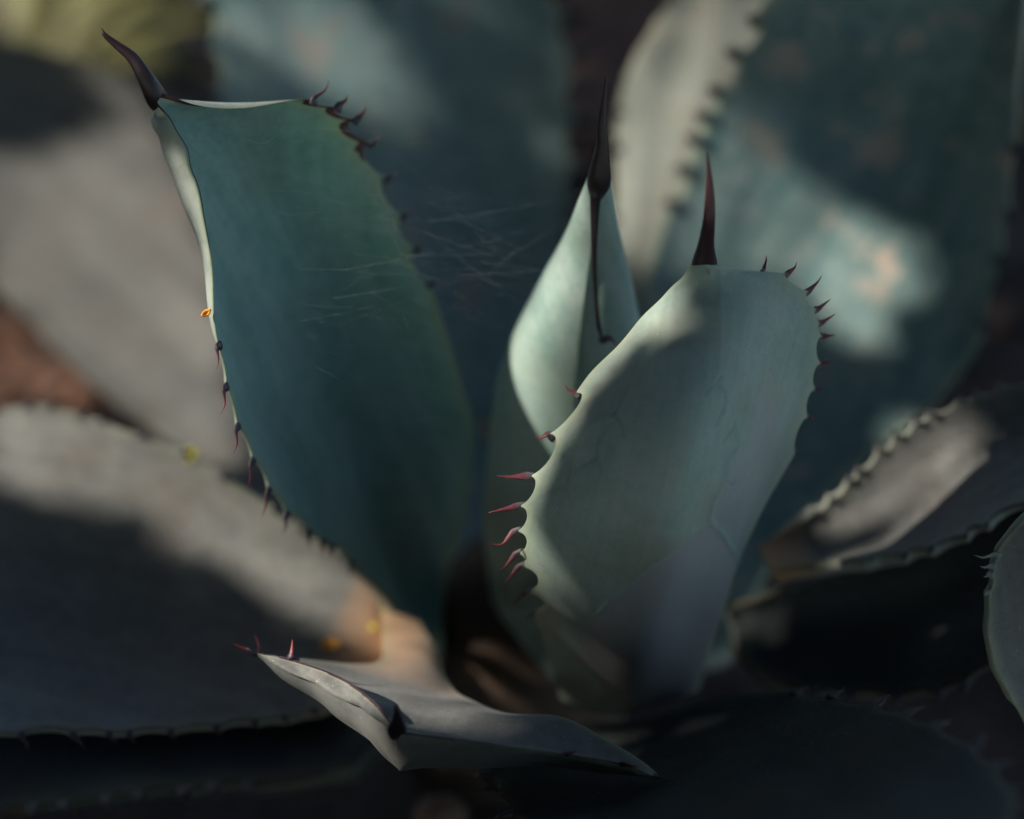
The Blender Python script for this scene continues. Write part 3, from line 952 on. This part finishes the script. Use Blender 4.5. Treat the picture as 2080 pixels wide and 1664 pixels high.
leaf("N", [  # leaf added out of view; it darkens the low leaves behind it
    ((660, 1680, 1.08), (770, 1690, 1.07), (880, 1680, 1.08)),
    ((380, 1800, 0.98), (700, 1825, 0.97), (1020, 1790, 0.98)),
    ((160, 1960, 0.90), (580, 2000, 0.89), (1000, 1960, 0.90)),
    ((20, 2100, 0.83), (450, 2160, 0.82), (880, 2120, 0.83)),
    ((60, 2230, 0.78), (300, 2270, 0.775), (540, 2240, 0.78)),
    ((285, 2345, 0.75), (295, 2350, 0.75), (305, 2345, 0.75)),
], M_SHADED, agave, thick=(0.010, 0.010, 0.008, 0.005), nu=32, nv=80, away=-UP, auto_l=(0.2, 0.8, 10), auto_r=(0.2, 0.8, 10), tooth_mat=M_T_BLACK, tooth_len=0.006, label="unseen dark leaf added in front to block low sky")

# ------------------------------------------------------------------ the light that falls through the tree
bpy.context.view_layer.update()
dg = bpy.context.evaluated_depsgraph_get()


def hit(px, py):
    r = ray(px, py)
    ok, loc, nor, idx, ob, mw = scene.ray_cast(dg, Vector(tuple(CAM)), Vector(tuple(r)).normalized())
    return np.array(loc) if ok else None


LIT = [  # patches of sun on the plant: outline in photo pixels, how open the foliage is towards the sun there
    ([(0, 330), (120, 340), (200, 300), (290, 260), (330, 330), (380, 460), (430, 640), (440, 800), (470, 930), (400, 930), (300, 860), (200, 770), (60, 640), (0, 580)], 1.0),
    ([(0, 840), (100, 835), (200, 860), (400, 945), (600, 1080), (700, 1140), (790, 1240), (740, 1290), (640, 1240), (540, 1160), (400, 1060), (250, 995), (0, 970)], 1.0),
    ([(0, 970), (250, 995), (400, 1060), (540, 1160), (560, 1230), (380, 1130), (200, 1070), (0, 1040)], 0.55),
    ([(600, 1345), (770, 1350), (830, 1385), (900, 1425), (960, 1446), (1150, 1470), (1250, 1505), (1300, 1550), (1150, 1525), (950, 1500), (820, 1480), (740, 1400)], 1.0),
    ([(785, 1260), (900, 1350), (890, 1375), (780, 1370)], 1.0),
    ([(600, 1350), (700, 1390), (790, 1470), (770, 1540), (690, 1470)], 1.0),
    ([(1200, 380), (1150, 480), (1090, 590), (1030, 720), (1010, 800), (1055, 915), (1090, 860), (1110, 760), (1130, 640), (1150, 540), (1190, 420)], 1.0),
    ([(1225, 420), (1250, 430), (1290, 600), (1240, 660), (1222, 560)], 0.8),
    ([(1408, 548), (1445, 548), (1440, 580), (1390, 630), (1340, 650), (1330, 640), (1370, 590)], 1.0),
    ([(1475, 550), (1590, 556), (1580, 570), (1475, 565)], 1.0),
    ([(560, 0), (680, 0), (730, 70), (770, 160), (750, 240), (680, 190), (600, 150), (560, 90)], 1.0),
    ([(880, 0), (980, 0), (1000, 90), (960, 90)], 0.6),
    ([(1130, 60), (1170, 60), (1178, 400), (1150, 400)], 0.8),
    ([(1400, 0), (1560, 0), (1520, 60), (1450, 180), (1400, 290), (1370, 420), (1330, 480), (1270, 500), (1250, 420), (1245, 300), (1290, 120)], 1.0),
    ([(1390, 360), (1440, 290), (1520, 300), (1640, 410), (1790, 470), (1820, 590), (1730, 700), (1690, 600), (1630, 520), (1480, 520), (1390, 560)], 1.0),
    ([(1820, 480), (1880, 470), (1900, 560), (1840, 580)], 0.6),
    ([(1650, 1058), (1740, 955), (1850, 855), (1960, 810), (1900, 890), (1830, 970), (1780, 1035)], 1.0),
    ([(0, 620), (200, 790), (190, 830), (0, 815)], 1.0),
    ([(120, 20), (400, 0), (400, 160), (200, 160)], 1.0),
]
lit_pts = []
for poly, amt in LIT:
    xs = [a for a, b in poly]; ys = [b for a, b in poly]
    gx, gy = np.meshgrid(np.arange(min(xs) + 6, max(xs), 22), np.arange(min(ys) + 6, max(ys), 22))
    gx, gy = gx.ravel(), gy.ravel()
    ok = in_poly(gx, gy, poly)
    for x, y in zip(gx[ok], gy[ok]):
        h = hit(x, y)
        if h is None:
            continue
        blk = scene.ray_cast(dg, Vector(tuple(h + SUN * 0.002 - ray(x, y) * 0.001)), Vector(tuple(SUN)))
        if not blk[0]:
            lit_pts.append((h, amt))
for a in [(420, 480, .998), (430, 540, .998), (436, 600, .998), (395, 380, .997), (405, 420, .997), (442, 660, 1.0), (442, 720, 1.0), (460, 790, 1.005), (480, 870, 1.01), (510, 940, 1.02), (545, 1000, 1.035), (640, 205, 1.02), (560, 212, 1.015), (480, 222, 1.01), (690, 205, 1.03)]:
    lit_pts.append((P(*a), 1.0))
for a in LEAVES["C"]["ml"][95:290:6]:
    lit_pts.append((a, 1.0))


CROWN_C, CROWN_R = (0.1, 0.0), 2.3


def build_tree():
    """small broad-leaved tree standing to the left; its crown shades the agave"""
    centre = np.array([0.0, 0.02, 0.14])
    ex = np.cross(SUN, [0, 0, 1.0]); ex /= np.linalg.norm(ex)
    ey = np.cross(ex, SUN)
    root = bpy.data.objects.new("shade_tree", None)
    COL.objects.link(root)
    bark = plain_mat("bark", (0.10, 0.07, 0.05), (0.2, 0.15, 0.11), 40, 0.95, bump=0.003)
    crown_c = centre + SUN * 1.7
    base = np.array([-1.55, 0.75, 0.0])
    root.location = tuple(base)
    tag(root, "small broad-leaved tree whose crown dapples the agave with shade", "tree")

    def rel(p):
        return np.asarray(p) - base
    fork = base + [0.12, -0.05, 1.0]
    horn("trunk", [rel(a) for a in (base + [0, 0, -0.05], base + [0.03, 0.02, 0.4], base + [0.06, 0.0, 0.75], fork)], [0.06, 0.05, 0.043, 0.035], bark, root, seg=12, n=20)

    lp = np.array([a for a, r in lit_pts])
    lq = np.stack([lp @ ex, lp @ ey], axis=1)
    made = 0
    for _ in range(600):
        if made >= 7:
            break
        if made < 3:
            an = rng.uniform(0, 6.28); tip = centre + (ex * math.cos(an) + ey * math.sin(an)) * rng.uniform(0.3, 0.5) + SUN * rng.uniform(1.5, 1.9)
        else:
            an = rng.uniform(0, 6.28); tip = np.array([0.1 + 1.6 * math.cos(an), 1.6 * math.sin(an), rng.uniform(1.35, 1.6)])
        path = [fork, fork + (tip - fork) * 0.35 + rng.normal(0, 0.12, 3) + [0, 0, 0.12], fork + (tip - fork) * 0.7 + rng.normal(0, 0.08, 3) + [0, 0, 0.06], tip]
        cv = crom(path, np.linspace(0, 1, 50))
        dm = np.hypot((cv @ ex)[:, None] - lq[None, :, 0], (cv @ ey)[:, None] - lq[None, :, 1]).min()
        if dm < 0.03:
            continue
        horn("limb", [rel(a) for a in path], [0.028, 0.02, 0.012, 0.004], bark, root, seg=8, n=24)
        made += 1
    lp = np.array([a for a, r in lit_pts]); lr = np.array([r for a, r in lit_pts])
    lp2 = np.stack([lp @ ex, lp @ ey], axis=1)
    n1, n2 = 60000, 30000
    # the low side of the crown, towards the sun
    rr = 0.55 * np.sqrt(rng.random(n1)); a = rng.uniform(0, 6.283, n1); t = rng.uniform(1.45, 1.95, n1)
    c1 = centre + ex * (rr * np.cos(a))[:, None] + ey * (rr * np.sin(a))[:, None] + SUN * t[:, None]
    s1 = rng.uniform(0.013, 0.024, n1)
    # the crown overhead, spread wide to block the sky
    rr = CROWN_R * np.sqrt(rng.random(n2)); a = rng.uniform(0, 6.283, n2)
    c2 = np.stack([CROWN_C[0] + rr * np.cos(a), CROWN_C[1] + rr * np.sin(a), rng.uniform(1.15, 1.65, n2)], axis=1)
    s2 = rng.uniform(0.05, 0.085, n2)
    # foliage sheets added on the near and left sides to block low sky
    n3, n4, n5 = 9000, 11000, 13000
    c3 = np.concatenate([
        np.stack([rng.uniform(-0.2, 1.5, n3), rng.uniform(-1.8, -1.4, n3), rng.uniform(0.6, 1.5, n3)], axis=1),
        np.stack([rng.uniform(-2.2, -0.2, n4), rng.uniform(-1.8, -1.4, n4), rng.uniform(0.5, 1.5, n4)], axis=1),
        np.stack([rng.uniform(-2.3, -1.9, n5), rng.uniform(-1.7, 0.5, n5), rng.uniform(0.1, 1.3, n5)], axis=1)])
    n3 = len(c3)
    s3 = rng.uniform(0.05, 0.085, n3)
    cc = np.concatenate([c1, c2, c3]); ss = np.concatenate([s1, s2, s3])
    keep = np.ones(len(cc), bool)
    c_uv = np.stack([cc @ ex, cc @ ey], axis=1)
    # leaves removed along the sun lines so light lands in the outlined patches
    for k in range(0, len(cc), 1500):
        d2 = np.hypot(c_uv[k:k + 1500, None, 0] - lp2[None, :, 0], c_uv[k:k + 1500, None, 1] - lp2[None, :, 1])
        rnd = rng.random(d2.shape[0])
        keep[k:k + 1500] = ~np.any((d2 < ss[k:k + 1500, None] * 0.49) & (lr[None, :] > rnd[:, None]), axis=1)
    cc, ss = cc[keep], ss[keep]
    # extra leaf clusters added on the sun lines to shade chosen spots
    for (x, y) in ((1010, 1622), (1050, 1618), (1100, 1614), (1150, 1610), (1200, 1607), (1250, 1603), (1370, 1520), (1390, 1535), (1350, 1550), (1401, 1563), (1390, 1545), (1420, 1580), (1215, 1632), (1180, 1625), (1250, 1625), (1950, 1575), (1975, 1560), (1520, 590), (1560, 600), (1590, 620), (1500, 620)):
        h = hit(x, y)
        if h is not None:
            cc = np.concatenate([cc, h + SUN * rng.uniform(1.5, 1.8, 10)[:, None] + rng.normal(0, 0.005, (10, 3))])
            ss = np.concatenate([ss, rng.uniform(0.016, 0.024, 10)])
    nn = len(cc)
    nrm = SUN + rng.normal(0, 0.45, (nn, 3)); nrm /= np.linalg.norm(nrm, axis=1)[:, None]
    ax = np.cross(nrm, rng.normal(0, 1, (nn, 3))); ax /= np.linalg.norm(ax, axis=1)[:, None]
    ay = np.cross(nrm, ax)
    outline = [(-0.5, 0.0), (-0.25, 0.26), (0.1, 0.28), (0.5, 0.0), (0.1, -0.28), (-0.25, -0.26)]
    V = np.stack([cc + ss[:, None] * (x * ax + y * ay + nrm * 0.24 * abs(y)) for x, y in outline], axis=1).reshape(-1, 3) - base
    o = np.arange(nn)[:, None] * 6
    F = np.concatenate([o + [0, 1, 2, 3], o + [0, 3, 4, 5]]).tolist()
    m = plain_mat("tree_leaf", (0.03, 0.06, 0.015), (0.06, 0.10, 0.03), 12, 0.6)
    lf = link("foliage", V, F, m, root)
    lf["kind"] = "stuff"


build_tree()

# ------------------------------------------------------------------ fallen petals, web, neighbours
M_ORANGE = plain_mat("petal_orange", (0.75, 0.30, 0.02), (0.85, 0.42, 0.04), 300, 0.6, sss=0.2)
M_YELLOW = plain_mat("petal_yellow", (0.65, 0.58, 0.03), (0.72, 0.66, 0.06), 300, 0.6, sss=0.2)


def petal(px, py, length, width, ang, mat, label, d=None):
    p0 = hit(px, py) if d is None else P(px, py, d)
    c = p0 - ray(px, py) / np.linalg.norm(ray(px, py)) * 0.0015
    n = 9
    verts, faces = [], []
    dx = math.cos(ang) * RIGHT + math.sin(ang) * UP
    dy = -math.sin(ang) * RIGHT + math.cos(ang) * UP
    for i in range(n):
        f = i / (n - 1)
        w = width * math.sin(math.pi * min(max(f, 0.03), 0.97)) ** 0.6 / 2
        for s in (-1, -0.5, 0, 0.5, 1):
            verts.append(dx * length * (f - 0.5) + dy * w * s - FWD * (0.0012 * (s * s) + 0.0015 * (f - 0.5) ** 2 * 4))
    for i in range(n - 1):
        for s in range(4):
            faces.append((i * 5 + s, i * 5 + s + 1, (i + 1) * 5 + s + 1, (i + 1) * 5 + s))
    o = link("petal", verts, faces, mat)
    o.location = tuple(c)
    so = o.modifiers.new("thickness", 'SOLIDIFY'); so.thickness = 0.0006
    tag(o, label, "petal", "fallen petals")
    return o


petal(420, 636, 0.0042, 0.0024, 0.6, M_ORANGE, "orange petal stuck to the margin of the broad teal leaf", d=1.0)
petal(388, 922, 0.0065, 0.0048, 1.3, M_YELLOW, "yellow petal on the edge of the broad grey leaf")
petal(672, 1307, 0.0075, 0.0042, 0.1, M_ORANGE, "orange petal in shade near the tan leaf base")
petal(759, 1274, 0.0028, 0.0028, 0.8, M_YELLOW, "tiny yellow petal at the tan leaf base")
petal(991, 868, 0.0035, 0.006, 0.0, M_ORANGE, "small amber petal on the dark leaf left of the bud")

M_SILK, nt_, b_ = new_mat("spider_silk")
b_.inputs["Base Color"].default_value = (0.75, 0.78, 0.76, 1)
b_.inputs["Roughness"].default_value = 0.25
b_.inputs["Alpha"].default_value = 0.5


def build_web():
    root = bpy.data.objects.new("spider_web", None)
    COL.objects.link(root)
    root.location = tuple(P(700, 420, 1.03))
    tag(root, "torn dusty spider web strung between the broad teal leaf and the bud", "spider web")
    off = P(700, 420, 1.03)
    T = []
    dA = lambda x: 1.012 + 0.02 * (x - 480) / 500.0
    segs = [((490, 250), (860, 275)), ((600, 258), (1000, 430)), ((690, 320), (940, 440)), ((560, 345), (700, 390)), ((520, 540), (700, 548)), ((700, 548), (890, 510)), ((700, 548), (800, 560)),
            ((480, 380), (800, 400)), ((640, 395), (1000, 520)), ((700, 460), (1010, 490)), ((800, 540), (820, 505)), ((980, 475), (980, 505)), ((930, 560), (1090, 550)), ((960, 560), (1080, 600)), ((945, 625), (972, 655)),
            ((970, 683), (980, 722)), ((502, 748), (598, 690)), ((640, 1100), (840, 900)), ((840, 900), (860, 740)), ((900, 400), (1130, 420)), ((980, 580), (1025, 605)),
            ((810, 1255), (910, 1178)), ((910, 1178), (1000, 1105)), ((1355, 465), (1400, 520)), ((1350, 480), (1420, 535)), ((740, 250), (1060, 560)), ((850, 320), (1130, 330)), ((820, 640), (870, 790)), ((560, 430), (850, 470)), ((1000, 540), (1120, 470))]
    for k in range(75):
        x = random.uniform(480, 1000); y = random.uniform(250, 780); a = random.gauss(0.15, 0.35); l = random.uniform(50, 300)
        segs.append(((x, y), (x + l * math.cos(a), y + l * math.sin(a))))
    for (a, b) in segs:
        da = dA(a[0]); db = dA(b[0])
        mid = ((a[0] + b[0]) / 2 + random.uniform(-1, 1), (a[1] + b[1]) / 2 + random.uniform(0, 3))
        pts = [P(a[0], a[1], da) - off, P(mid[0], mid[1], (da + db) / 2) - off, P(b[0], b[1], db) - off]
        r = random.choice([0.000009, 0.000012, 0.000018])
        horn("thread", pts, [r, r, r], M_SILK, root, seg=4, n=10)
    curl = [(488, 276), (495, 282), (510, 285), (520, 291), (540, 291), (555, 280), (560, 276)]
    horn("thread", [P(x, y, 1.008) - off for x, y in curl], [0.00005] * len(curl), M_SILK, root, seg=4, n=24)


build_web()

# yellow-green strap leaves of a neighbour plant far behind, top left
M_YG = plain_mat("strap_leaf", (0.10, 0.10, 0.03), (0.17, 0.165, 0.06), 40, 0.6)


def strap_plant(px, py, angs, length, label):
    b0 = ground_hit(px, py)
    root = bpy.data.objects.new("strap_plant", None)
    COL.objects.link(root); root.location = tuple(b0)
    tag(root, label, "plant")
    for a, tilt, ln in angs:
        dirh = np.array([math.cos(a), math.sin(a), 0])
        side = np.array([-math.sin(a), math.cos(a), 0])
        n = 14; verts, faces = [], []
        for i in range(n):
            f = i / (n - 1)
            c = dirh * ln * f * math.cos(tilt) + np.array([0, 0, 1]) * (ln * f * math.sin(tilt) - 0.35 * ln * f * f)
            w = 0.016 * (1 - f ** 2.2) + 0.001
            verts += [c - side * w, c + np.array([0, 0, -0.004]), c + side * w]
        for i in range(n - 1):
            for s in range(2):
                faces.append((i * 3 + s, i * 3 + s + 1, (i + 1) * 3 + s + 1, (i + 1) * 3 + s))
        o = link("leaf", verts, faces, M_YG, root)
        so = o.modifiers.new("thickness", 'SOLIDIFY'); so.thickness = 0.003


strap_plant(60, 150, [(0.2, 0.5, 0.16), (0.45, 0.6, 0.2), (0.8, 0.7, 0.18), (-0.2, 0.5, 0.12), (1.6, 0.8, 0.2), (2.6, 0.7, 0.2)], 0.2, "yellow-green strap-leaved plant behind the pale grey leaf")

# round stone in front
vs, fs = pebble_mesh(3, 0.011)
st = link("stone", vs, fs, plain_mat("stone_rust", (0.07, 0.04, 0.025), (0.12, 0.068, 0.042), 90, 0.85, bump=0.0005))
g = ground_hit(890, 1685)
st.location = (g[0], g[1], 0.002)
tag(st, "rounded rust-brown stone on the soil in front of the low leaf", "stone")
